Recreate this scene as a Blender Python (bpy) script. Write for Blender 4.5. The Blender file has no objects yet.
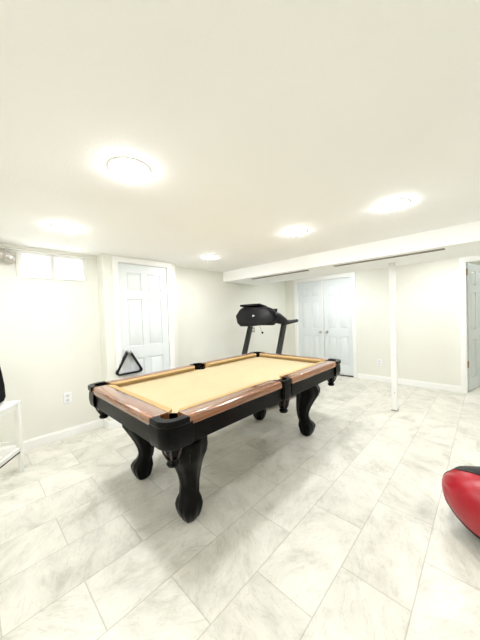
import bpy, bmesh, math, random
from mathutils import Vector, Matrix
random.seed(7)
PI = math.pi
SC = bpy.context.scene
COL = SC.collection

# ------------------------------------------------------------------ materials
def srgb(r, g, b):
    f = lambda c: (c/255/12.92) if c/255 <= .04045 else ((c/255+.055)/1.055)**2.4
    return (f(r), f(g), f(b), 1)

def new_mat(name):
    m = bpy.data.materials.new(name); m.use_nodes = True
    nt = m.node_tree; b = nt.nodes['Principled BSDF']
    return m, nt, b

def N(nt, typ, **kw):
    n = nt.nodes.new(typ)
    for k, v in kw.items():
        if k in n.inputs.keys() if hasattr(n.inputs, 'keys') else False: n.inputs[k].default_value = v
        else: setattr(n, k, v)
    return n

def plain(name, col, rough=.5, metal=0., var=.06, scale=6., bump=0., bscale=200., coat=0., spec=.5):
    """a principled material with gentle procedural mottling and optional fine bump"""
    m, nt, b = new_mat(name)
    tc = N(nt, 'ShaderNodeTexCoord')
    no = N(nt, 'ShaderNodeTexNoise'); no.inputs['Scale'].default_value = scale; no.inputs['Detail'].default_value = 4
    nt.links.new(tc.outputs['Object'], no.inputs['Vector'])
    rp = N(nt, 'ShaderNodeValToRGB')
    c0 = [c*(1-var) for c in col[:3]]+[1]; c1 = [min(1, c*(1+var)) for c in col[:3]]+[1]
    rp.color_ramp.elements[0].position = .3; rp.color_ramp.elements[0].color = c0
    rp.color_ramp.elements[1].position = .7; rp.color_ramp.elements[1].color = c1
    nt.links.new(no.outputs['Fac'], rp.inputs['Fac']); nt.links.new(rp.outputs['Color'], b.inputs['Base Color'])
    b.inputs['Roughness'].default_value = rough; b.inputs['Metallic'].default_value = metal
    b.inputs['Coat Weight'].default_value = coat; b.inputs['Specular IOR Level'].default_value = spec
    if bump:
        n2 = N(nt, 'ShaderNodeTexNoise'); n2.inputs['Scale'].default_value = bscale; n2.inputs['Detail'].default_value = 3
        nt.links.new(tc.outputs['Object'], n2.inputs['Vector'])
        bp = N(nt, 'ShaderNodeBump'); bp.inputs['Strength'].default_value = bump; bp.inputs['Distance'].default_value = .002
        nt.links.new(n2.outputs['Fac'], bp.inputs['Height']); nt.links.new(bp.outputs['Normal'], b.inputs['Normal'])
    return m

M = {}
M['wall'] = plain('cream_wall_paint', (.755, .752, .690, 1), .6, var=.012, scale=2., bump=.08, bscale=160)
M['ceiling'] = plain('ceiling_paint', (.94, .945, .945, 1), .8, var=.012, scale=2., bump=.35, bscale=90)
M['trim'] = plain('white_trim_paint', (.87, .87, .855, 1), .35, var=.01)
M['door'] = plain('white_door_paint', (.72, .76, .775, 1), .35, var=.01)
M['plate'] = plain('white_plastic', (.80, .81, .82, 1), .35, var=.01)
M['socket'] = plain('socket_plastic', (.62, .63, .64, 1), .4, var=.01)
M['black_wood'] = plain('black_lacquered_wood', (.0015, .0013, .0012, 1), .30, var=.3, scale=14, spec=.13)
M['black_cast'] = plain('black_pocket_casting', (.0014, .0014, .0017, 1), .28, var=.2, spec=.12)
M['black_plastic'] = plain('black_plastic', (.003, .003, .0035, 1), .45, var=.2, spec=.2, bump=.1)
M['black_fabric'] = plain('black_fabric', (.004, .004, .0045, 1), .8, spec=.15, var=.3, bump=.4, bscale=400)
M['grey_metal'] = plain('dark_grey_metal', (.016, .016, .017, 1), .4, spec=.3, var=.1)
M['leather'] = plain('oxblood_leather', (.026, .006, .005, 1), .35, var=.35, scale=30)
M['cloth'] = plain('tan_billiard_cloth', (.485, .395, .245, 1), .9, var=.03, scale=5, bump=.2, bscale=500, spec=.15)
M['cushion'] = plain('shaded_cushion_cloth', (.43, .30, .14, 1), .9, var=.03, scale=5, bump=.2, bscale=500, spec=.15)  # bed cloth darkened, so the cushion face's shade is in the colour
M['brass'] = plain('aged_brass', (.40, .30, .16, 1), .35, metal=.9, var=.1)
M['steel'] = plain('satin_steel', (.42, .42, .42, 1), .3, metal=.9, var=.05)
M['foil'] = plain('crinkled_foil', (.62, .60, .57, 1), .35, metal=.85, var=.25, scale=40, bump=1., bscale=60)
M['red_vinyl'] = plain('red_vinyl', (.36, .010, .020, 1), .33, var=.08, scale=12, bump=.25, bscale=25)
M['black_vinyl'] = plain('black_vinyl', (.008, .009, .010, 1), .4, spec=.3, var=.2, scale=12, bump=.25, bscale=25)
M['thread'] = plain('dark_thread', (.03, .01, .01, 1), .8, var=.1)
M['slot'] = plain('slot_grey_metal', (.30, .285, .25, 1), .6, var=.05)  # even grey for the vent frames, wall plate and post base
M['dark_gap'] = plain('dark_gap_shade', (.05, .045, .04, 1), .7, var=.1)  # paints the shade under the closet doors; also darkens the outlet slots
M['stool_paint'] = plain('white_stool_paint', (.84, .84, .81, 1), .35, var=.015)
M['vent_panel'] = plain('white_vent_panel', (.78, .77, .72, 1), .5, var=.03)
M['white_mark'] = plain('white_print', (.85, .85, .85, 1), .5, var=.01)
M['belt'] = plain('treadmill_belt', (.015, .015, .015, 1), .7, var=.2, bump=.4, bscale=300)

def wood_mat(name, scl):
    m, nt, b = new_mat(name)
    tc = N(nt, 'ShaderNodeTexCoord'); mp = N(nt, 'ShaderNodeMapping'); mp.inputs['Scale'].default_value = scl
    no = N(nt, 'ShaderNodeTexNoise'); no.inputs['Scale'].default_value = 1.6; no.inputs['Detail'].default_value = 6; no.inputs['Distortion'].default_value = .6
    rp = N(nt, 'ShaderNodeValToRGB')
    rp.color_ramp.elements[0].position = .3; rp.color_ramp.elements[0].color = srgb(98, 58, 34)
    rp.color_ramp.elements[1].position = .72; rp.color_ramp.elements[1].color = srgb(158, 103, 64)
    L = nt.links.new
    L(tc.outputs['Object'], mp.inputs['Vector']); L(mp.outputs['Vector'], no.inputs['Vector'])
    L(no.outputs['Fac'], rp.inputs['Fac']); L(rp.outputs['Color'], b.inputs['Base Color'])
    b.inputs['Roughness'].default_value = .25; b.inputs['Coat Weight'].default_value = .9; b.inputs['Coat Roughness'].default_value = .12
    return m
M['rail_wood'] = wood_mat('brown_rail_wood', (30, 2, 30)); M['rail_wood_end'] = wood_mat('brown_rail_wood_crossways', (2, 30, 30))

TILE = .3048; X0 = -.2481; Y0 = .3532
def floor_mat():
    m, nt, b = new_mat('stone_look_floor_tile'); L = nt.links.new
    tc = N(nt, 'ShaderNodeTexCoord'); sp = N(nt, 'ShaderNodeSeparateXYZ'); L(tc.outputs['Object'], sp.inputs[0])
    ax = N(nt, 'ShaderNodeMath', operation='ADD'); ax.inputs[1].default_value = -X0 + 100*TILE; L(sp.outputs['X'], ax.inputs[0])
    ay = N(nt, 'ShaderNodeMath', operation='ADD'); ay.inputs[1].default_value = -Y0 + TILE + 100*2*TILE; L(sp.outputs['Y'], ay.inputs[0])
    cb = N(nt, 'ShaderNodeCombineXYZ'); L(ay.outputs[0], cb.inputs['X']); L(ax.outputs[0], cb.inputs['Y'])
    def brick(c1, c2, mort, ms):
        br = N(nt, 'ShaderNodeTexBrick'); br.offset = .5; br.offset_frequency = 2; br.squash = 1
        br.inputs['Scale'].default_value = 1; br.inputs['Brick Width'].default_value = 2*TILE; br.inputs['Row Height'].default_value = TILE
        br.inputs['Mortar Size'].default_value = ms; br.inputs['Mortar Smooth'].default_value = .15
        br.inputs['Color1'].default_value = c1; br.inputs['Color2'].default_value = c2; br.inputs['Mortar'].default_value = mort
        L(cb.outputs[0], br.inputs['Vector']); return br
    idx = brick((0, 0, 0, 1), (1, 1, 1, 1), (.5, .5, .5, 1), 0)
    # every tile its own slice of the stone pattern
    wv = N(nt, 'ShaderNodeMath', operation='MULTIPLY'); wv.inputs[1].default_value = 37.; L(idx.outputs['Color'], wv.inputs[0])
    rot = N(nt, 'ShaderNodeVectorRotate', rotation_type='Z_AXIS'); L(tc.outputs['Object'], rot.inputs['Vector'])
    an = N(nt, 'ShaderNodeMath', operation='MULTIPLY'); an.inputs[1].default_value = 2.6; L(idx.outputs['Color'], an.inputs[0]); L(an.outputs[0], rot.inputs['Angle'])
    mp = N(nt, 'ShaderNodeMapping'); mp.inputs['Scale'].default_value = (1., 1.5, 1.); L(rot.outputs[0], mp.inputs['Vector'])
    n1 = N(nt, 'ShaderNodeTexNoise', noise_dimensions='4D'); n1.inputs['Scale'].default_value = 3.6; n1.inputs['Detail'].default_value = 7
    n1.inputs['Roughness'].default_value = .72; n1.inputs['Distortion'].default_value = .5
    L(mp.outputs[0], n1.inputs['Vector']); L(wv.outputs[0], n1.inputs['W'])
    r1 = N(nt, 'ShaderNodeValToRGB'); e = r1.color_ramp.elements
    e[0].position = .30; e[0].color = srgb(180, 176, 165); e[1].position = .60; e[1].color = srgb(221, 218, 209)
    x = e.new(.46); x.color = srgb(207, 205, 196)
    L(n1.outputs['Fac'], r1.inputs['Fac'])
    # thin streaks
    n2 = N(nt, 'ShaderNodeTexNoise', noise_dimensions='4D'); n2.inputs['Scale'].default_value = 5.; n2.inputs['Detail'].default_value = 8; n2.inputs['Distortion'].default_value = 2.2
    mp2 = N(nt, 'ShaderNodeMapping'); mp2.inputs['Scale'].default_value = (.6, 2.6, 1.); L(rot.outputs[0], mp2.inputs['Vector'])
    L(mp2.outputs[0], n2.inputs['Vector']); L(wv.outputs[0], n2.inputs['W'])
    r2 = N(nt, 'ShaderNodeValToRGB'); e = r2.color_ramp.elements
    e[0].position = .485; e[0].color = (1, 1, 1, 1); e[1].position = .515; e[1].color = (1, 1, 1, 1); x = e.new(.5); x.color = (.70, .68, .63, 1)
    L(n2.outputs['Fac'], r2.inputs['Fac'])
    mx = N(nt, 'ShaderNodeMix', data_type='RGBA', blend_type='MULTIPLY'); mx.inputs[0].default_value = .45
    L(r1.outputs['Color'], mx.inputs[6]); L(r2.outputs['Color'], mx.inputs[7])
    tint = brick((.93, .93, .92, 1), (1.04, 1.04, 1.03, 1), (.74, .73, .70, 1), .0028)
    m2 = N(nt, 'ShaderNodeMix', data_type='RGBA', blend_type='MULTIPLY'); m2.inputs[0].default_value = 1.
    L(mx.outputs[2], m2.inputs[6]); L(tint.outputs['Color'], m2.inputs[7]); L(m2.outputs[2], b.inputs['Base Color'])
    b.inputs['Roughness'].default_value = .34; b.inputs['Specular IOR Level'].default_value = .35
    bp = N(nt, 'ShaderNodeBump'); bp.invert = True; bp.inputs['Strength'].default_value = .4; bp.inputs['Distance'].default_value = .002
    L(tint.outputs['Fac'], bp.inputs['Height']); L(bp.outputs['Normal'], b.inputs['Normal'])
    return m
M['floor'] = floor_mat()

def emis(name, col, s):
    m, nt, b = new_mat(name)
    b.inputs['Base Color'].default_value = (.9, .9, .9, 1); b.inputs['Emission Color'].default_value = col; b.inputs['Emission Strength'].default_value = s
    return m
LAMP = 62.
M['lamp'] = emis('lamp_lens_glow', (.97, .985, 1, 1), LAMP)
def glass():
    m, nt, b = new_mat('window_glass'); nt.nodes.remove(b); out = nt.nodes['Material Output']
    t = N(nt, 'ShaderNodeBsdfTransparent'); g = N(nt, 'ShaderNodeBsdfGlossy'); g.inputs['Roughness'].default_value = .02
    f = N(nt, 'ShaderNodeFresnel'); f.inputs['IOR'].default_value = 1.45; mx = N(nt, 'ShaderNodeMixShader')
    nt.links.new(f.outputs[0], mx.inputs[0]); nt.links.new(t.outputs[0], mx.inputs[1]); nt.links.new(g.outputs[0], mx.inputs[2]); nt.links.new(mx.outputs[0], out.inputs['Surface'])
    return m
M['glass'] = glass()

# ------------------------------------------------------------------ mesh helpers
class MB:
    def __init__(s): s.bm = bmesh.new()
    def box(s, x0, x1, y0, y1, z0, z1, mat=None):
        v = [s.bm.verts.new(((x0, x1)[i & 1], (y0, y1)[(i >> 1) & 1], (z0, z1)[(i >> 2) & 1])) for i in range(8)]
        if mat is not None:
            for a in v: a.co = mat @ a.co
        for f in ((0, 2, 3, 1), (4, 5, 7, 6), (0, 1, 5, 4), (2, 6, 7, 3), (0, 4, 6, 2), (1, 3, 7, 5)):
            s.bm.faces.new([v[i] for i in f])
        return s
    def loft(s, rings, caps=True, closed=True):
        R = [[s.bm.verts.new(p) for p in r] for r in rings]; n = len(R[0])
        for a, b in zip(R, R[1:]):
            for i in range(n if closed else n-1):
                j = (i+1) % n
                s.bm.faces.new((a[i], a[j], b[j], b[i]))
        if caps and closed:
            s.bm.faces.new(list(reversed(R[0]))); s.bm.faces.new(R[-1])
        return s
    def lathe(s, prof, n=32, mat=None):
        """prof: (radius, height) pairs about the Z axis"""
        M_ = mat or Matrix()
        s.loft([[M_ @ Vector((r*math.cos(2*PI*i/n), r*math.sin(2*PI*i/n), h)) for i in range(n)] for r, h in prof])
        return s
    def prism(s, pts, z0, z1, mat=None):
        M_ = mat or Matrix()
        s.loft([[M_ @ Vector((x, y, z)) for x, y in pts] for z in (z0, z1)]); return s
    def tube(s, path, r, n=12, closed=False, squash=1.):
        P = [Vector(p) for p in path]; rings = []; up = None
        rr = r if hasattr(r, '__len__') else [r]*len(P)
        for i, p in enumerate(P):
            if closed: t = P[(i+1) % len(P)]-P[i-1]
            else: t = P[min(i+1, len(P)-1)]-P[max(i-1, 0)]
            t.normalize()
            if up is None: up = Vector((0, 0, 1)) if abs(t.z) < .9 else Vector((1, 0, 0))
            u = up - t*up.dot(t); u.normalize(); up = u; w = t.cross(u)
            rings.append([p+rr[i]*(u*math.cos(2*PI*k/n)*squash+w*math.sin(2*PI*k/n)) for k in range(n)])
        if closed: rings.append(rings[0]); 
        s.loft(rings, caps=not closed); 
        if closed: bmesh.ops.remove_doubles(s.bm, verts=s.bm.verts, dist=1e-6)
        return s
    def build(s, name, mat, parent=None, loc=None, bevel=0., seg=2, sub=0, smooth=True, angle=35):
        bmesh.ops.recalc_face_normals(s.bm, faces=s.bm.faces)
        me = bpy.data.meshes.new(name); s.bm.to_mesh(me); s.bm.free()
        mats = mat if isinstance(mat, (list, tuple)) else [mat]
        for m in mats: me.materials.append(m)
        o = bpy.data.objects.new(name, me); COL.objects.link(o)
        if parent: o.parent = parent
        if loc is not None: o.location = loc
        if smooth:
            me.shade_smooth()
            try: me.set_sharp_from_angle(angle=math.radians(angle))
            except Exception: pass
        if bevel:
            b = o.modifiers.new('bevel', 'BEVEL'); b.width = bevel; b.segments = seg; b.limit_method = 'ANGLE'; b.angle_limit = math.radians(40)
            b.harden_normals = False
        if sub:
            b = o.modifiers.new('sub', 'SUBSURF'); b.levels = sub; b.render_levels = sub
        return o

def tag(o, label=None, cat=None, group=None, kind=None):
    if label: o['label'] = label
    if cat: o['category'] = cat
    if group: o['group'] = group
    if kind: o['kind'] = kind
    return o
def thing(name, label, cat, loc=(0, 0, 0), rz=0., group=None, kind=None):
    o = bpy.data.objects.new(name, None); o.empty_display_size = .05; COL.objects.link(o)
    o.location = loc; o.rotation_euler = (0, 0, rz)
    return tag(o, label, cat, group, kind)
def copy_tree(o, parent=None):
    c = o.copy(); COL.objects.link(c); c.parent = parent
    for ch in list(o.children):
        d = ch.copy(); COL.objects.link(d); d.parent = c
        for g in list(ch.children):
            e = g.copy(); COL.objects.link(e); e.parent = d
    return c
def struct(o): o['kind'] = 'structure'; return o

# ------------------------------------------------------------------ camera
H = 1.3022
yaw, pit, rol = math.radians(43.626), math.radians(-1.2214), math.radians(-1.9269)
fw = Vector((-math.sin(yaw)*math.cos(pit), math.cos(yaw)*math.cos(pit), math.sin(pit)))
rt = Vector((math.cos(yaw), math.sin(yaw), 0)); up = rt.cross(fw)
r_ = rt*math.cos(rol)+up*math.sin(rol); u_ = -rt*math.sin(rol)+up*math.cos(rol)
cam = bpy.data.cameras.new('camera'); co = bpy.data.objects.new('camera', cam); COL.objects.link(co)
mw = Matrix(((r_.x, u_.x, -fw.x, 0), (r_.y, u_.y, -fw.y, 0), (r_.z, u_.z, -fw.z, H), (0, 0, 0, 1)))
co.matrix_world = mw
cam.sensor_fit = 'VERTICAL'; cam.sensor_height = 36; cam.lens = 259.8658/640*36; cam.clip_start = .02
SC.camera = co

# ------------------------------------------------------------------ room shell
CZ = 2.064; XL = -3.40; YF = 5.138; XR = 1.55; YB = -1.75; XB = -3.222
T = .12
struct(MB().box(XL-.35, XR+T, YB-T, 7.4, -.12, 0).build('floor', M['floor'], smooth=False))
struct(MB().box(XL-.3, XR+T, YB-T, YF+T, CZ, CZ+.12).build('ceiling', M['ceiling'], smooth=False))
WY0, WY1, WZ0, WZ1 = -.22, .987, 1.748, 2.030         # high window opening in the left wall
w = MB(); x0, x1 = XL-.26, XL
w.box(x0, x1, YB-T, WY0, 0, CZ).box(x0, x1, WY1, YF+T, 0, CZ).box(x0, x1, WY0, WY1, 0, WZ0).box(x0, x1, WY0, WY1, WZ1, CZ)
BY0, BY1 = 1.106, 2.072; DY0, DY1, DZ = 1.268, 1.950, 1.995
w.box(XL, XB, BY0, DY0, 0, CZ).box(XL, XB, DY1, BY1, 0, CZ).box(XL, XB, DY0, DY1, DZ, CZ)
struct(w.build('wall_left', M['wall'], smooth=False))
CX0, CX1, CZT = -3.105, -1.885, 1.975                  # closet opening
OX0, OX1, OZT = -.245, .55, 1.985                       # right doorway
w = MB(); y0, y1 = YF, YF+T
w.box(XL, CX0, y0, y1, 0, CZ).box(CX1, OX0, y0, y1, 0, CZ).box(OX1, XR+T, y0, y1, 0, CZ)
w.box(CX0, CX1, y0, y1, CZT, CZ).box(OX0, OX1, y0, y1, OZT, CZ).box(CX0, CX1, y0+.075, y1, 0, CZT)
struct(w.build('wall_far', M['wall'], smooth=False))
struct(MB().box(XR, XR+T, YB-T, YF, 0, CZ).build('wall_right', M['wall'], smooth=False))
struct(MB().box(XL, XR, YB-T, YB, 0, CZ).build('wall_back', M['wall'], smooth=False))
# little hall beyond the right doorway
h = MB(); h.box(-1.0, -.88, YF+T, 7.3, 0, 2.3).box(1.2, 1.32, YF+T, 7.3, 0, 2.3).box(-1.0, 1.32, 7.3, 7.4, 0, 2.3)
struct(h.build('wall_hall', M['wall'], smooth=False))
struct(MB().box(-1.0, 1.32, YF+T, 7.4, 2.3, 2.4).box(-1., 1.32, YF+T, YF+T+.01, CZ, 2.3).build('ceiling_hall', M['ceiling'], smooth=False))
# boxed beam across the room
BMY0, BMY1, BMZ = 3.165, 4.05, 1.888
struct(MB().box(XL, XR, BMY0, BMY1, BMZ, CZ).build('trim_1', M['ceiling'], bevel=.004))
struct(MB().box(XL, XL+.014, YB, BY0, CZ-.026, CZ).build('trim_2', M['wall'], bevel=.003))

# baseboards
def baseboard(name, segs):
    m = MB()
    for (xa, xb_, ya, yb_) in segs:
        m.box(xa, xb_, ya, yb_, 0, .085)
        # slimmer top lip
        if abs(xb_-xa) < abs(yb_-ya): m.box(xa, xa+(xb_-xa)*.55, ya, yb_, .085, .10) if name == 'baseboard_left' else m.box(xb_-(xb_-xa)*.55, xb_, ya, yb_, .085, .10)
        else: m.box(xa, xb_, yb_-(yb_-ya)*.55, yb_, .085, .10)
    struct(m.build(name, M['trim'], bevel=.002))
bt = .014
baseboard('baseboard_left', [(XL, XL+bt, YB, BY0-bt), (XB, XB+bt, BY0, 1.215), (XB, XB+bt, 2.00, BY1), (XL, XL+bt, BY1, YF-bt)])
struct(MB().box(XL+bt, XB+bt, BY0-bt, BY0, 0, .10).build('baseboard_step', M['trim'], bevel=.002))
baseboard('baseboard_far', [(XL, -3.17, YF-bt, YF), (-1.82, -.302, YF-bt, YF), (.61, XR, YF-bt, YF)])
baseboard('baseboard_right', [(XR-bt, XR, YB, YF-bt)])
baseboard('baseboard_back', [(XL+bt, XR-bt, YB, YB+bt)])

# ------------------------------------------------------------------ six-panel doors
def leaf_mesh(W, Hh, th=.035):
    """door leaf in XZ, x 0..W, front face towards -Y at y=0"""
    m = MB(); g = .013
    m.box(0, W, g, th, 0, Hh)
    st = W*.145; mu = W*.13; cx = W/2
    zs = [(.0, .095), (.395, .475), (.775, .83), (.945, 1.0)]   # rails, as fractions of the height
    for a, b in zs: m.box(st, W-st, 0, g, a*Hh, b*Hh)
    m.box(0, st, 0, g, 0, Hh).box(W-st, W, 0, g, 0, Hh)
    for (a, b) in zip(zs, zs[1:]):
        za, zb = a[1]*Hh, b[0]*Hh
        m.box(cx-mu/2, cx+mu/2, 0, g, za, zb)
        for xa, xb_ in ((st, cx-mu/2), (cx+mu/2, W-st)):
            e = .012; s2 = .020; y = .003
            o = [(xa+e, za+e), (xb_-e, za+e), (xb_-e, zb-e), (xa+e, zb-e)]
            i = [(xa+e+s2, za+e+s2), (xb_-e-s2, za+e+s2), (xb_-e-s2, zb-e-s2), (xa+e+s2, zb-e-s2)]
            m.loft([[Vector((p[0], g, p[1])) for p in o], [Vector((p[0], y, p[1])) for p in i]])
    return m
def knob(parent, loc, mat, rot, r=.026):
    m = MB(); m.lathe([(.028, 0), (.030, .003), (.026, .008), (.011, .012), (.010, .034), (r*.8, .040), (r, .050), (r*.92, .062), (r*.5, .068)], 24, rot)
    return m.build('knob', mat, parent, loc)
ROT_Y = Matrix.Rotation(PI/2, 4, 'X')          # local +Z -> -Y
def hinge(parent, x, z, mat, y=0):
    m = MB(); m.lathe([(.007, -.045), (.007, .045)], 12, Matrix.Translation((x, y-.004, z))); m.box(x-.016, x+.016, y, y+.003, z-.044, z+.044)
    return m.build('hinge', mat, parent)
def casing(parent, x0, x1, zt, wd=.068, th=.016, y=0., wr=None):
    m = MB(); wr = wd if wr is None else wr
    prof = [(0, .006), (.012, .014), (.03, .016), (wd-.008, .012), (wd, .010)]
    for a, b, d in ((.0, .35, .010), (.35, 1., th)):
        pass
    m.box(x0-wd, x0, y-th*.75, y, 0, zt+wr).box(x1, x1+wd, y-th*.75, y, 0, zt+wr).box(x0, x1, y-th*.75, y, zt, zt+wr)
    m.box(x0-wd, x0-wd*.6, y-th, y-th*.75, 0, zt+wr).box(x1+wd*.6, x1+wd, y-th, y-th*.75, 0, zt+wr)
    if wr > .03: m.box(x0-wd*.6, x1+wd*.6, y-th, y-th*.75, zt+wr*.6, zt+wr)
    return m.build('casing', M['trim'], parent, bevel=.002)

# door_1 in the boxed-out wall: local x runs along world +Y, local -y points into the room (+X)
d1 = thing('door_1', 'white six panel door in the boxed out left wall', None, (XB, DY0, 0), PI/2, kind='structure')
W1 = DY1-DY0
lf = leaf_mesh(W1-.03, DZ-.028).build('door_leaf', M['door'], d1, (.015, .012, .012), bevel=.0015)
casing(d1, 0, W1, DZ, .055, .016, 0, .05)
MB().box(0, .012, -.004, .12, 0, DZ).box(W1-.012, W1, -.004, .12, 0, DZ).box(.012, W1-.012, -.004, .12, DZ-.012, DZ).build('jamb', M['trim'], d1)
KY = .072
knob(lf, (KY, 0, .872), M['steel'], ROT_Y)
for z in (.25, 1.0, 1.72): hinge(d1, W1-.013, z, M['plate'], .008)

# door_2: closet pair on the far wall (local = world axes)
d2 = thing('door_2', 'pair of white six panel closet doors on the far wall', None, (CX0, YF, 0), 0, kind='structure')
W2 = CX1-CX0; LW = (W2-.03)/2-.012
for i in range(2):
    lf = leaf_mesh(LW, CZT-.045).build('door_leaf', M['door'], d2, (.014+i*(LW+.026), .02, .028), bevel=.0015)
    knob(lf, ((LW-.06, 0, .85) if i == 0 else (.06, 0, .85)), M['steel'], ROT_Y, .016)
    for z in (.25, 1.7):
        hinge(d2, (.013 if i == 0 else W2-.013), z, M['plate'], .014)
MB().box(W2/2-.019, W2/2+.006, .010, .019, .028, CZT-.016).build('astragal', M['trim'], d2, bevel=.002)
casing(d2, 0, W2, CZT, .062, .018)
MB().box(.0, .012, 0, .07, 0, CZT).box(W2-.012, W2, 0, .07, 0, CZT).box(.012, W2-.012, 0, .07, CZT-.012, CZT).build('jamb', M['trim'], d2)
MB().box(.012, W2-.012, .012, .07, .0, .006).build('gap_shade_strip', M['dark_gap'], d2)  # dark strip standing in for the shade in the gap under the doors

# door_3: right doorway with its leaf swung open into the hall
d3 = thing('door_3', 'white door swung open in the right doorway', None, (OX0, YF, 0), 0, kind='structure')
W3 = OX1-OX0
casing(d3, 0, W3, OZT, .056, .018)
MB().box(0, .016, 0, T, 0, OZT).box(W3-.016, W3, 0, T, 0, OZT).box(.016, W3-.016, 0, T, OZT-.016, OZT).build('jamb', M['trim'], d3)
hg = bpy.data.objects.new('door_leaf', leaf_mesh(W3-.04, OZT-.03).bm and bpy.data.meshes.new('door_leaf'))
mm = leaf_mesh(W3-.04, OZT-.03); bmesh.ops.recalc_face_normals(mm.bm, faces=mm.bm.faces); mm.bm.to_mesh(hg.data); mm.bm.free()
hg.data.materials.append(M['door']); COL.objects.link(hg); hg.parent = d3; hg.location = (.034, T+.006, .012); hg.rotation_euler = (0, 0, math.radians(76))
for z in (.42, 1.83): 
    m = MB(); m.box(.014, .020, T-.05, T, z-.05, z+.05).lathe([(.008, z-.05), (.008, z+.05)], 12, Matrix.Translation((.026, T-.002, 0)))
    m.build('hinge', M['brass'], d3)

# ------------------------------------------------------------------ window and duct
w1 = thing('window_1', 'high white basement window with two bright panes', None, (XL-.05, 0, WZ0), 0, kind='structure')
hz = WZ1-WZ0
PY = .385
m = MB(); f = .03
for a, b in ((PY, .675), (.665, WY1)):
    m.box(-.05, .0, a, b, 0, f).box(-.05, 0, a, b, hz-f, hz).box(-.05, 0, a, a+f, f, hz-f).box(-.05, 0, b-f, b, f, hz-f)
fr = m.build('window_frame', M['trim'], w1, bevel=.002)
for a, b in ((PY+f, .675-f), (.665+f, WY1-f)):
    MB().box(-.032, -.026, a-.004, b+.004, f-.004, hz-f+.004).build('window_pane', M['glass'], w1, smooth=False)
MB().box(-.2, .05, PY, WY1, -.006, .006).box(-.2, .05, WY0, WY1, hz-.006, hz+.0).build('window_sill', M['trim'], w1, bevel=.001)
m = MB(); m.box(-.03, -.018, WY0, PY, 0, hz).box(-.018, .002, PY-.022, PY, 0, hz).box(-.018, .002, WY0, PY-.022, 0, .02).box(-.018, 0, WY0, PY-.022, hz-.02, hz)
m.build('vent_panel', M['vent_panel'], w1, bevel=.0015)
# corrugated foil duct out of the panel
path = []; rad = []
for i in range(64):
    t = i/63; a = t*PI*.55; R = .11
    if t < .001: pass
    path.append(Vector((XL-.062+.02+R*math.sin(a), .305-(R-R*math.cos(a))*1.0, WZ0+.185+.02*t)))
    rad.append(.050+.0045*math.sin(i*1.9)+random.uniform(-.001, .001))
tag(MB().tube(path, rad, 22).build('flexible_duct', M['foil'], smooth=True, angle=80), 'crinkled silver flexible duct in the panel left of the high window', 'duct')

# ------------------------------------------------------------------ wall plates
def outlet(label, loc, rz, group=None):
    o = thing('electrical_outlet', label, 'outlet', loc, rz)
    MB().box(-.037, .037, -.006, 0, -.06, .06).build('cover_plate', M['plate'], o, bevel=.003)
    for z in (-.024, .024):
        s = MB().lathe([(.0165, 0), (.0165, .0015)], 20, Matrix.Translation((0, -.006, z)) @ ROT_Y).build('socket', M['socket'], o)
        m = MB(); m.box(-.007, -.005, -.0078, -.0073, z-.003, z+.006).box(.005, .007, -.0078, -.0073, z-.003, z+.006); m.build('slot', M['dark_gap'], s)
    return o
outlet('white outlet low on the left wall beside the pool table', (XL, .738, .437), PI/2)
outlet('white outlet low on the far wall left of the post', (-1.432, YF, .343), 0)
sw = thing('wall_switch', 'small grey wall plate behind the treadmill console', 'switch', (XL, 3.93, .985), PI/2)
MB().box(-.055, .055, -.006, 0, -.05, .05).build('cover_plate', M['slot'], sw, bevel=.002)
MB().box(-.010, .010, -.010, -.006, -.02, .02).build('toggle', M['plate'], sw, bevel=.001)

# ------------------------------------------------------------------ ceiling lights
def light(x, y, z, label, grp='round recessed ceiling lights'):
    o = thing('ceiling_light', label, 'ceiling light', (x, y, z), 0, grp)
    MB().lathe([(.088, 0), (.088, -.004), (.096, -.006), (.104, -.003), (.106, 0)], 40).build('trim_ring', M['trim'], o)
    MB().lathe([(.089, -.002), (.087, -.009), (.077, -.014), (.045, -.0175), (.005, -.018)], 40).build('lens', M['lamp'], o)
    return o
for x, y, l in ((-1.315, .603, 'largest round recessed ceiling light, nearest the camera above the pool table'),
                (-.487, 2.183, 'round recessed ceiling light furthest right, above the white post'),
                (-1.304, 2.176, 'round recessed ceiling light at centre, above the closet doors'),
                (-2.604, 2.224, 'round recessed ceiling light beside the left end of the beam'),
                (-2.513, .592, 'round recessed ceiling light furthest left, near the high window'),
                (.75, 2.2, 'added round recessed ceiling light to the right, out of frame'),  # this and the next two: extra lights out of view, added to fill the room
                (-2.5, -.95, 'added round recessed ceiling light behind the stool corner, out of frame'),
                (-.9, -1.0, 'added round recessed ceiling light behind the camera'),
                (-2.1, 4.36, 'extra unseen ceiling light added behind the beam near the closet'),  # pair hidden by the beam, added to brighten the far wall
                (-.4, 4.36, 'extra unseen ceiling light added behind the beam near the right doorway')):
    light(x, y, CZ, l)
light(.5, 6.4, 2.3, 'extra unseen ceiling light added in the hall beyond the doorway')  # unseen lamp added to light the hall

# slots in the beam underside
def slot(xa, xb_, y, label):
    o = thing('slot_vent', label, 'vent', (xa, y, BMZ), 0, 'slot vents under the beam')
    L = xb_-xa
    MB().box(0, L, -.030, -.016, -.008, 0).box(0, L, .016, .030, -.008, 0).box(0, .01, -.016, .016, -.008, 0).box(L-.01, L, -.016, .016, -.008, 0).build('vent_frame', M['slot'], o, bevel=.001)
    MB().box(.01, L-.01, -.016, .016, -.002, 0).build('slot', M['grey_metal'], o)
slot(-2.83, -1.80, 3.30, 'shorter grey slot vent under the beam, left of the closet doors middle')
slot(-1.43, -.30, 3.30, 'longer grey slot vent under the beam above the white post')

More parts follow.
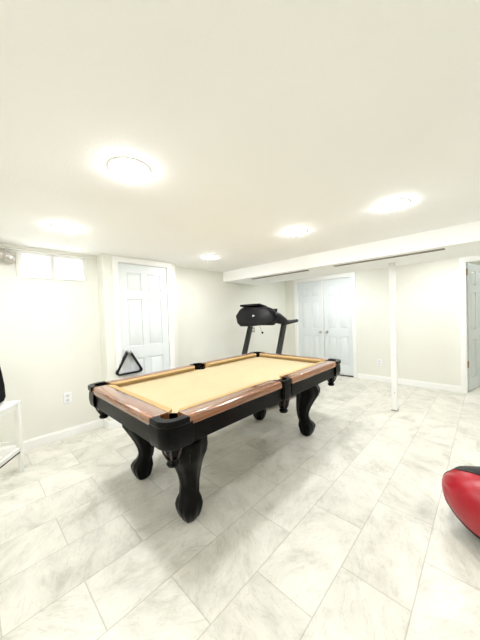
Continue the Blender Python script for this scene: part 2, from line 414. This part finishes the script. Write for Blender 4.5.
# ------------------------------------------------------------------ post
p = thing('support_post', 'slim square white support post under the beam', 'post', (-.876, 3.765, 0))
MB().box(-.031, .031, -.036, .036, .012, BMZ).build('shaft', M['trim'], p, bevel=.003)
MB().box(-.036, .036, -.040, .040, 0, .012).build('base_plate', M['slot'], p, bevel=.002)
for z in (.235, .72):
    MB().lathe([(.006, 0), (.005, .003), (.002, .004)], 12, Matrix.Translation((.008, -.036, z)) @ ROT_Y).build('screw', M['steel'], p)

# ------------------------------------------------------------------ pool table
TX, TY, TZ = -1.735, 1.700, .78
HW, HL = .600, 1.060
pt = thing('pool_table', 'black pool table with tan cloth, brown rails and carved legs', 'pool table', (TX, TY, 0))
RW, CW = .105, .048       # wood rail width, cushion width
BZ = TZ-.042              # cloth height
# bed with pocket cut-outs
iw, il = HW-RW-.012, HL-RW-.012
cr, sr = .066, .060
bed = []
for sx, sy in ((1, 1), (-1, 1), (-1, -1), (1, -1)):
    c = Vector((sx*(iw+.012), sy*(il+.012)))
    a_mid = math.atan2(-sy, -sx)
    n = 12; arc = [Vector((c.x+cr*math.cos(a_mid+d), c.y+cr*math.sin(a_mid+d))) for d in [(-1+2*k/n)*PI*.36 for k in range(n+1)]]
    # order the arc so the outline runs counter clockwise
    if (sx, sy) in ((1, 1), (-1, -1)): arc = arc if (arc[0]-Vector((sx*iw, 0))).length < (arc[-1]-Vector((sx*iw, 0))).length else arc[::-1]
    else: arc = arc if (arc[0]-Vector((0, sy*il))).length < (arc[-1]-Vector((0, sy*il))).length else arc[::-1]
    arc = [Vector((max(-iw, min(iw, a.x)), max(-il, min(il, a.y)))) for a in arc]
    if (sx, sy) == (-1, -1):
        cs = Vector((-iw-.02, 0)); bed += [Vector((max(-iw, cs.x+sr*math.cos(t)), sr*math.sin(t))) for t in [PI*.5-PI*k/14 for k in range(15)]]
    bed += arc
cs = Vector((iw+.02, 0)); bed += [Vector((min(iw, cs.x+sr*math.cos(t)), sr*math.sin(t))) for t in [-PI*.5-PI*k/14 for k in range(15)]]
MB().prism([(a.x, a.y) for a in bed], BZ-.03, BZ).build('bed_cloth', M['cloth'], pt, smooth=False)
# rails and cushions
def rail(x_or_y, side, a, b):
    """x_or_y 'x' = long rails at x=side*HW running a..b in y ; 'y' = end rails"""
    hw = HW if x_or_y == 'x' else HL
    def P(d, t, z):     # d distance in from the outer edge, t along
        return Vector((side*(hw-d), t, z)) if x_or_y == 'x' else Vector((t, side*(hw-d), z))
    prof = [(.002, TZ-.050), (0, TZ-.040), (0, TZ-.020), (.004, TZ-.008), (.014, TZ-.001), (.025, TZ), (RW-.006, TZ), (RW, TZ-.004), (RW, TZ-.050)]
    n = 10; rings = []
    for k in range(n+1):
        t = a+(b-a)*k/n; rings.append([P(d, t, z) for d, z in prof])
    # rounded noses at the pocket ends
    lead = [P(d if .001 < d < RW-.001 else (d+.012 if d < .001 else d), a-.006*(1 if b > a else -1), z-.002) for d, z in prof]
    o = MB().loft(rings).build('rail', M['rail_wood' if x_or_y == 'x' else 'rail_wood_end'], pt, bevel=.002)
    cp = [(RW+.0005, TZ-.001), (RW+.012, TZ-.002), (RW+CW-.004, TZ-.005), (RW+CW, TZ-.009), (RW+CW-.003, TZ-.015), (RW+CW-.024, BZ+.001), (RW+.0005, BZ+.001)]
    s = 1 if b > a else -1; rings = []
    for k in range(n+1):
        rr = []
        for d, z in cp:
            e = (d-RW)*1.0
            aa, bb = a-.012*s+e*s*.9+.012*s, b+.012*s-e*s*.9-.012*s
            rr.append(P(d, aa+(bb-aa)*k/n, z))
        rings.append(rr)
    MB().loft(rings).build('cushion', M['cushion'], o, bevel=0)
    return o
EC, ES = .140, .070
for side in (-1, 1):
    rail('x', side, -HL+EC, -ES); rail('x', side, ES, HL-EC); rail('y', side, -HW+EC, HW-EC)
# aprons with shaped lower edge
def apron_profile(L):
    zb = .628
    return [(-L, TZ-.052), (-L, zb+.012), (-L+.012, zb), (L-.012, zb), (L, zb+.012), (L, TZ-.052)]
AT = .022; AI = .012
for side in (-1, 1):
    pr_ = apron_profile(HL-.09)
    MB().loft([[Vector((side*(HW-AI-d), y, z)) for y, z in pr_] for d in (0, AT)]).build('apron', M['black_wood'], pt, bevel=.003)
    pr_ = apron_profile(HW-.09)
    MB().loft([[Vector((x, side*(HL-AI-d), z)) for x, z in pr_] for d in (0, AT)]).build('apron', M['black_wood'], pt, bevel=.003)
# inner cabinet frame that carries the slate and sits on the legs
m = MB()
for s in (-1, 1):
    m.box(.24, .50, -.92, .92, .655, BZ-.031) if s > 0 else m.box(-.50, -.24, -.92, .92, .655, BZ-.031)
    m.box(-.24, .24, s*.62 if s > 0 else -.92,   .92 if s > 0 else -.62, .655, BZ-.031)
m.build('cabinet_frame', M['black_wood'], pt, smooth=False)
# corner castings
def corner_outline(off, ext, rr, n=14):
    """outer path from the long side round to the end, first-quadrant corner"""
    X, Y = HW+off, HL+off
    pts = [(X, HL-ext)]
    for k in range(n+1):
        t = k/n*PI/2; pts.append((X-rr+rr*math.cos(t), Y-rr+rr*math.sin(t)))
    pts.append((HW-ext, Y)); return pts
PC = (HW-.090, HL-.090)
def horseshoe(off, ext, rr, pr_, ang=1.02):
    o = corner_outline(off, ext, rr); n = 18
    inner = []
    for k in range(n+1):
        t = PI/4+PI*.5*ang*(1-2*k/n); inner.append((PC[0]+pr_*math.cos(t), PC[1]+pr_*math.sin(t)))
    return o+inner if (Vector(o[-1])-Vector(inner[0])).length < (Vector(o[-1])-Vector(inner[-1])).length else o+inner[::-1]
def pocket_parts(cx, cy, parent, r=.056, zt=.625):
    b = thing_child = None
    n = 6
    MB().lathe([(r+.003, zt+.01), (r+.003, TZ-.012), (r, TZ-.012), (r-.002, zt+.012), (.03, zt-.06), (.0, zt-.062), (.0, zt-.064), (.033, zt-.064)], 24, Matrix.Translation((cx, cy, 0))).build('pocket_liner', M['black_cast'], parent)
    cup = MB(); cup.lathe([(.012, zt-.118), (.030, zt-.112), (.036, zt-.100), (.030, zt-.088), (.024, zt-.082), (.034, zt-.074), (.036, zt-.066), (.028, zt-.060), (.006, zt-.058)], 20, Matrix.Translation((cx, cy, 0)))
    c = cup.build('pocket_cup', M['black_cast'], parent)
    m = MB()
    for k in range(n):
        a = 2*PI*k/n+.3
        pth = [Vector((cx+q*math.cos(a), cy+q*math.sin(a), z)) for q, z in ((r*.98, zt+.03), (r*1.0, zt-.005), (r*.86, zt-.035), (.032, zt-.066))]
        m.tube(pth, [.0065, .0065, .0065, .006], 8)
    m.lathe([(r-.004, zt-.004), (r+.006, zt-.004), (r+.006, zt+.010), (r-.004, zt+.010)], 24, Matrix.Translation((cx, cy, 0)))
    m.build('pocket_strap', M['leather'], parent)
for sx, sy in ((1, 1), (-1, 1), (-1, -1), (1, -1)):
    S = Matrix.Diagonal((sx, sy, 1, 1))
    lip = horseshoe(.010, .142, .085, .058)
    body = horseshoe(.004, .150, .080, .060)
    m = MB(); m.prism(lip, TZ-.030, TZ+.002, S)
    o = m.build('pocket_casting', M['black_cast'], pt, bevel=.004, seg=3)
    # shaped skirt below the lip
    rings = []
    for z, off in ((TZ-.030, .004), (TZ-.036, .000), (TZ-.055, .004), (TZ-.10, .006), (.640, .000), (.628, -.006)):
        pp = horseshoe(off, .165, .082, .060); rings.append([S @ Vector((x, y, z)) for x, y in pp])
    MB().loft(rings).build('skirt', M['black_cast'], o, bevel=.002)
    pocket_parts(sx*PC[0], sy*PC[1], o, .056, .622)
# side pockets
for sx in (1, -1):
    S = Matrix.Diagonal((sx, 1, 1, 1)); cx = HW-.062
    n = 16; arc = [(cx+.052*math.cos(t), .052*math.sin(t)) for t in [PI*.62-PI*1.24*k/n for k in range(n+1)]]
    out = [(HW-.085, -.072), (HW-.02, -.072), (HW+.008, -.055), (HW+.014, 0), (HW+.008, .055), (HW-.02, .072), (HW-.085, .072)]
    o = MB().prism(out+arc, TZ-.030, TZ+.002, S).build('pocket_casting', M['black_cast'], pt, bevel=.004, seg=3)
    out2 = [(HW-.03, -.064), (HW-.008, -.064), (HW+.006, -.05), (HW+.010, 0), (HW+.006, .05), (HW-.008, .064), (HW-.03, .064), (HW-.035, .03), (HW-.016, 0), (HW-.035, -.03)]
    m = MB(); m.prism(out2, .640, TZ-.030, S)
    # raised side beads that frame the shield
    for y in (-.052, .052): m.tube([S @ Vector((HW+.006, y, z)) for z in (.645, .69, .745)], .007, 8)
    m.build('skirt', M['black_cast'], o, bevel=.003)
    pocket_parts(sx*(cx+.02), 0, o, .046, .632)
# legs: carved cabriole with claw foot, knee turned out along the diagonal
def leg(sx, sy):
    d = Vector((sx, sy, 0)).normalized(); t = Vector((-d.y, d.x, 0))
    base = Vector((sx*.312, sy*.742, 0))
    S = [(.540, .006, .118, .118, 3.), (.525, .022, .116, .118, 2.7), (.49, .040, .118, .120, 2.5), (.45, .042, .116, .116, 2.4), (.41, .030, .108, .106, 2.35),
         (.36, .010, .094, .093, 2.3), (.31, -.006, .080, .081, 2.2), (.26, -.016, .068, .071, 2.2), (.215, -.018, .061, .064, 2.2), (.18, -.010, .061, .064, 2.2),
         (.155, .002, .067, .069, 2.2), (.13, .014, .077, .077, 2.1), (.10, .022, .081, .079, 2.), (.07, .024, .076, .074, 2.), (.04, .022, .067, .066, 2.), (.015, .020, .057, .056, 2.), (0, .018, .047, .046, 2.)]
    n = 48; rings = []
    for z, off, ra, rb, p in S:
        rg = []
        for k in range(n):
            a = 2*PI*k/n; c, s = math.cos(a), math.sin(a)
            if p > 2.3:      # squarish upper sections, faces aligned with the table
                aa = a+PI/4; q = (abs(math.cos(aa))**p+abs(math.sin(aa))**p)**(-1/p)
            else: q = 1
            if z < .16: q *= 1+.22*max(0, math.cos(4*a))**1.5*min(1, (.16-z)/.05)*(1 if z > .01 else .3)-.075
            elif .40 < z < .555: q *= 1+.07*math.cos(8*a)*math.sin((z-.40)/.155*PI)
            else: q *= 1+.035*math.cos(8*a)*(1 if z < .40 else 0)
            rg.append(base+d*(off+ra*q*c)+t*(rb*q*s)+Vector((0, 0, z)))
        rings.append(rg)
    o = MB().loft(rings).build('leg', M['black_wood'], pt, angle=50)
    # squared block with ogee shoulders that carries the frame
    m = MB(); rg = []
    for z, hs_ in ((.655, .128), (.585, .128), (.575, .124), (.560, .112), (.548, .116), (.535, .104)):
        rg.append([base+Vector((a*hs_, b*hs_, z)) for a, b in ((-1, -1), (1, -1), (1, 1), (-1, 1))])
    m.loft(rg); m.build('leg_block', M['black_wood'], o, bevel=.004)
    # carved leaf on the knee
    m = MB()
    for sg in (-1, 0, 1):
        pth = [base+d*(off+r)+t*(sg*w_)+Vector((0, 0, z)) for z, off, r, w_ in ((.52, .028, .108, .012), (.48, .040, .110, .036), (.43, .036, .104, .032), (.37, .014, .090, .012))]
        m.tube(pth, [.006, .010, .009, .004], 8)
    m.build('carved_leaf', M['black_wood'], o)
for sx, sy in ((1, 1), (-1, 1), (-1, -1), (1, -1)): leg(sx, sy)

# ------------------------------------------------------------------ triangle rack on the door knob
KX, KYW, KZ = XB-.012, DY0+.015+KY, .907
tr = thing('triangle_rack', 'black plastic triangle ball rack hanging from the white door knob', 'ball rack', (XB+.022, KYW, KZ-.028))
side, rr = .315, .030
hgt = side*math.sqrt(3)/2
def rounded_tri(s, r, n=8):
    # apex up, apex outer at z=+.022; returns points (y, z)
    hh = s*math.sqrt(3)/2; C = [(0, 0), (s/2, -hh), (-s/2, -hh)]
    ctr = (0, -hh*2/3); pts = []
    for i, a0 in ((0, 150), (1, 30), (2, -90)):
        vx, vz = C[i]; dx, dz = ctr[0]-vx, ctr[1]-vz; l = math.hypot(dx, dz); dx, dz = dx/l, dz/l
        ox, oz = vx+dx*2*r, vz+dz*2*r
        for k in range(n+1):
            a = math.radians(a0-120*k/n); pts.append((ox+r*math.cos(a), oz+r*math.sin(a)))
    return pts
out = rounded_tri(.366, .034); inn = rounded_tri(.366-.017*2*math.sqrt(3), .020)
m = MB(); rings = []
shift = .056
ino = -.014*2
sec = []
for (x, q, uo) in ((0, 0, 1), (.056, 0, 1), (.056, 1, 0), (0, 1, 0)):
    P_ = out if uo else inn; dz = shift if uo else shift-.034
    sec.append([Vector((x-.028, a, b+dz)) for a, b in P_])
sec.append(sec[0])
m.loft(sec, caps=False); bmesh.ops.remove_doubles(m.bm, verts=m.bm.verts, dist=1e-5)
m.build('rack_frame', M['black_plastic'], tr, bevel=.003)

# ------------------------------------------------------------------ treadmill behind the table
tm = thing('treadmill', 'black treadmill behind the pool table in the far left corner', 'treadmill', (-2.50, 3.17, 0))
Y_UP = 0.; UX = .325
for sx in (-1, 1):
    a = Vector((sx*UX, -.34, .12)); b = Vector((sx*UX, .06, 1.165))
    dr = (b-a); L_ = dr.length; rot = dr.to_track_quat('Z', 'Y').to_matrix().to_4x4()
    MB().box(-.026, .026, -.040, .040, 0, L_, Matrix.Translation(a) @ rot).build('upright', M['grey_metal'], tm, bevel=.008)
# console seen from behind: outline in X,Z
cons = [(-.375, 1.28), (-.31, 1.375), (-.26, 1.405), (.16, 1.405), (.28, 1.365), (.36, 1.28), (.37, 1.20), (.33, 1.135), (.12, 1.135), (-.06, 1.115), (-.24, 1.115), (-.32, 1.17)]
cy_ = lambda z: -.235+(z-1.14)*.25
MB().loft([[Vector((x*s_, cy_(z)+dy, 1.27+(z-1.27)*s_)) for x, z in cons] for dy, s_ in ((-.075, .88), (-.06, .97), (.0, 1.), (.06, .98), (.085, .90))]).build('console', M['black_plastic'], tm, bevel=.006)
MB().box(-.30, .10, -.06, .12, -.012, .018, Matrix.Translation((0, -.17, 1.425)) @ Matrix.Rotation(math.radians(-12), 4, 'X')).build('tablet_ledge', M['black_plastic'], tm, bevel=.008)
MB().box(-.34, .30, .0, .012, 0, .2, Matrix.Translation((0, -.135, 1.18)) @ Matrix.Rotation(math.radians(-18), 4, 'X')).build('display', M['black_plastic'], tm, bevel=.003)
mk = MB(); mk.prism([(-.016, -.012), (.014, -.006), (.020, .010), (.002, .004), (-.010, .018)], 0, .002, Matrix.Translation((.02, -.282, 1.275)) @ Matrix.Rotation(math.radians(-14), 4, 'X') @ ROT_Y)
mk.build('emblem', M['white_mark'], tm)
for sx in (-1, 1):
    xx = sx*.345
    pth = [Vector((xx-sx*.05, -.20, 1.25)), Vector((xx-sx*.03, -.10, 1.235)), Vector((xx, 0, 1.19)), Vector((xx, .08, 1.165)), Vector((xx, .18, 1.165)), Vector((xx, .30, 1.172)), Vector((xx, .38, 1.178))]
    MB().tube(pth, [.085, .08, .058, .040, .030, .026, .025], 14).build('handrail', M['black_plastic'], tm)
MB().tube([Vector((.08, -.22, 1.14)), Vector((.10, -.21, 1.06)), Vector((.11, -.20, 1.03))], .002, 6).build('safety_cord', M['black_plastic'], tm)
MB().lathe([(.004, -.018), (.014, -.012), (.016, 0), (.012, .012), (.004, .016)], 12, Matrix.Translation((.112, -.198, 1.025))).build('safety_key', M['black_plastic'], tm)
m = MB(); m.box(-.38, .38, -.44, -.05, .03, .24); m.build('motor_hood', M['black_plastic'], tm, bevel=.04, seg=4)
m = MB(); m.box(-.36, -.26, -.06, 1.15, .05, .14).box(.26, .36, -.06, 1.15, .05, .14).build('side_rail', M['black_plastic'], tm, bevel=.01)
MB().box(-.26, .26, -.05, 1.13, .09, .115).build('running_belt', M['belt'], tm, bevel=.008)
MB().tube([Vector((-.3, 1.1, .03)), Vector((.3, 1.1, .03))], .03, 14).build('roller', M['black_plastic'], tm)
for sx in (-1, 1): MB().lathe([(.03, 0), (.035, .006), (.03, .032)], 16, Matrix.Translation((sx*.31, -.1, 0))).build('foot', M['black_plastic'], tm)

# ------------------------------------------------------------------ white stool and black bag at the left edge
SR = math.atan2(-.58, .815); SD = .36; SZ = .622
e1 = Vector((.815, -.58, 0)).normalized(); e2 = Vector((-.58, -.815, 0)).normalized()
ctr = Vector((-2.952, .300, 0))+(e1+e2)*SD/2
st = thing('stool', 'white wooden stool with crossed rungs at the left edge', 'stool', (ctr.x, ctr.y, 0), SR)
hs = SD/2
MB().box(-hs, hs, -hs, hs, SZ-.022, SZ).build('seat', M['stool_paint'], st, bevel=.004)
q = hs-.022
for sx in (-1, 1):
    for sy in (-1, 1):
        cx, cy = sx*q, sy*q; r0, r1 = .019, .015
        ring = lambda r, ox, oy, z: [Vector((cx+ox+a*r, cy+oy+b*r, z)) for a, b in ((-1, -1), (1, -1), (1, 1), (-1, 1))]
        MB().loft([ring(r1, sx*.004, sy*.004, 0), ring(r0, 0, 0, SZ-.022)]).build('leg', M['stool_paint'], st, bevel=.002)
m = MB()
for s in (-1, 1):
    m.box(-q, q, s*q-.009, s*q+.009, SZ-.062, SZ-.022).box(s*q-.009, s*q+.009, -q, q, SZ-.062, SZ-.022)
m.build('seat_apron', M['stool_paint'], st)
for s in (-1, 1):
    rg = MB().box(-q, q, s*q-.010, s*q+.010, .185, .220).build('rung', M['stool_paint'], st, bevel=.002)
    MB().box(-q+.015, q-.015, s*q-.012, s*q+.012, .176, .185).build('rung_strip', M['black_plastic'], rg)
    MB().box(s*q-.009, s*q+.009, -q, q, .245, .275).build('rung', M['stool_paint'], st, bevel=.002)
bag = thing('bag', 'black bag standing on the white stool at the left edge', 'bag', (ctr.x, ctr.y, SZ), SR)
rings = []
for z, a, b in ((0, .07, .075), (.006, .10, .105), (.02, .125, .13), (.05, .135, .142), (.15, .13, .14), (.28, .115, .125), (.38, .10, .11), (.43, .085, .09), (.45, .05, .055)):
    rg = []
    for k in range(36):
        t = 2*PI*k/36; c, s = math.cos(t), math.sin(t); pw = .5
        rg.append(Vector((a*math.copysign(abs(c)**pw, c)-.03, .86*b*math.copysign(abs(s)**pw, s)-.018, z)))
    rings.append(rg)
MB().loft(rings).build('bag_body', M['black_fabric'], bag, angle=60)
MB().tube([Vector((-.08+.05*(1-math.cos(PI*k/12)), -.018, .44+.09*math.sin(PI*k/12))) for k in range(13)], .009, 8).build('handle', M['black_fabric'], bag)

# ------------------------------------------------------------------ red and black padded bag on the floor
ax = Vector((-.9, .43, .05)).normalized()
pb = thing('punching_bag', 'red and black padded punching bag lying on the tile floor at right', 'punching bag', (.040, 1.95, 0))
RB = .192; HLN = .285
v1 = Vector((0, 0, 1)); v1 = (v1-ax*v1.dot(ax)).normalized(); v2 = ax.cross(v1)   # v2 towards the far side or the viewer
if v2.dot(Vector((0, -1, 0))) < 0: v2 = -v2
def bag_r(s):   # s -1..1 along the axis; pointed tips
    return RB*(max(0, 1-abs(s)**2.0))**.68
def gore(a0, a1, mat, name, parent=None):
    ns, na = 40, 16; rings = []
    for i in range(ns+1):
        s = -1+2*i/ns; s = max(-.999, min(.999, s)); rg = []
        for k in range(na+1):
            a = a0+(a1-a0)*k/na
            u = (k/na-.5)*2
            r = bag_r(s)*(1+.022*(1-u*u))-.0015
            # puckers where the panel gathers towards the tip
            r += .008*math.sin(u*14)*math.exp(-((abs(s)-.72)/.10)**2)
            rg.append(ax*(HLN*s)+v1*(r*math.sin(a))+v2*(r*math.cos(a))+Vector((0, 0, RB+.002)))
        rings.append(rg)
    return MB().loft(rings, caps=False, closed=False).build(name, mat, parent or pb, angle=60)
CUTS = [math.radians(a) for a in (-34, 70, 146, 250, 326)]
for k in range(4):
    o = gore(CUTS[k], CUTS[k+1], M['red_vinyl' if k % 2 == 0 else 'black_vinyl'], 'panel')
    tag(o, 'red vinyl panel' if k % 2 == 0 else 'black vinyl panel')
for a in CUTS[:4]:
    MB().tube([ax*(HLN*s)+v1*(bag_r(s)*math.sin(a))+v2*(bag_r(s)*math.cos(a))+Vector((0, 0, RB+.002)) for s in [-.99+1.98*i/40 for i in range(41)]], .003, 6).build('seam', M['thread'], pb)

# ------------------------------------------------------------------ world and view
wd = bpy.data.worlds.new('sky'); SC.world = wd; wd.use_nodes = True
bg = wd.node_tree.nodes['Background']; bg.inputs['Color'].default_value = (.95, .98, 1, 1); bg.inputs['Strength'].default_value = 3.
SC.view_settings.view_transform = 'Standard'; SC.view_settings.look = 'None'
SC.view_settings.exposure = 1.42; SC.view_settings.gamma = 1; SC.view_settings.use_curve_mapping = False
SC.cycles.use_denoising = True
SC.cycles.max_bounces = 14; SC.cycles.diffuse_bounces = 10; SC.cycles.glossy_bounces = 4
SC.cycles.sample_clamp_indirect = 10
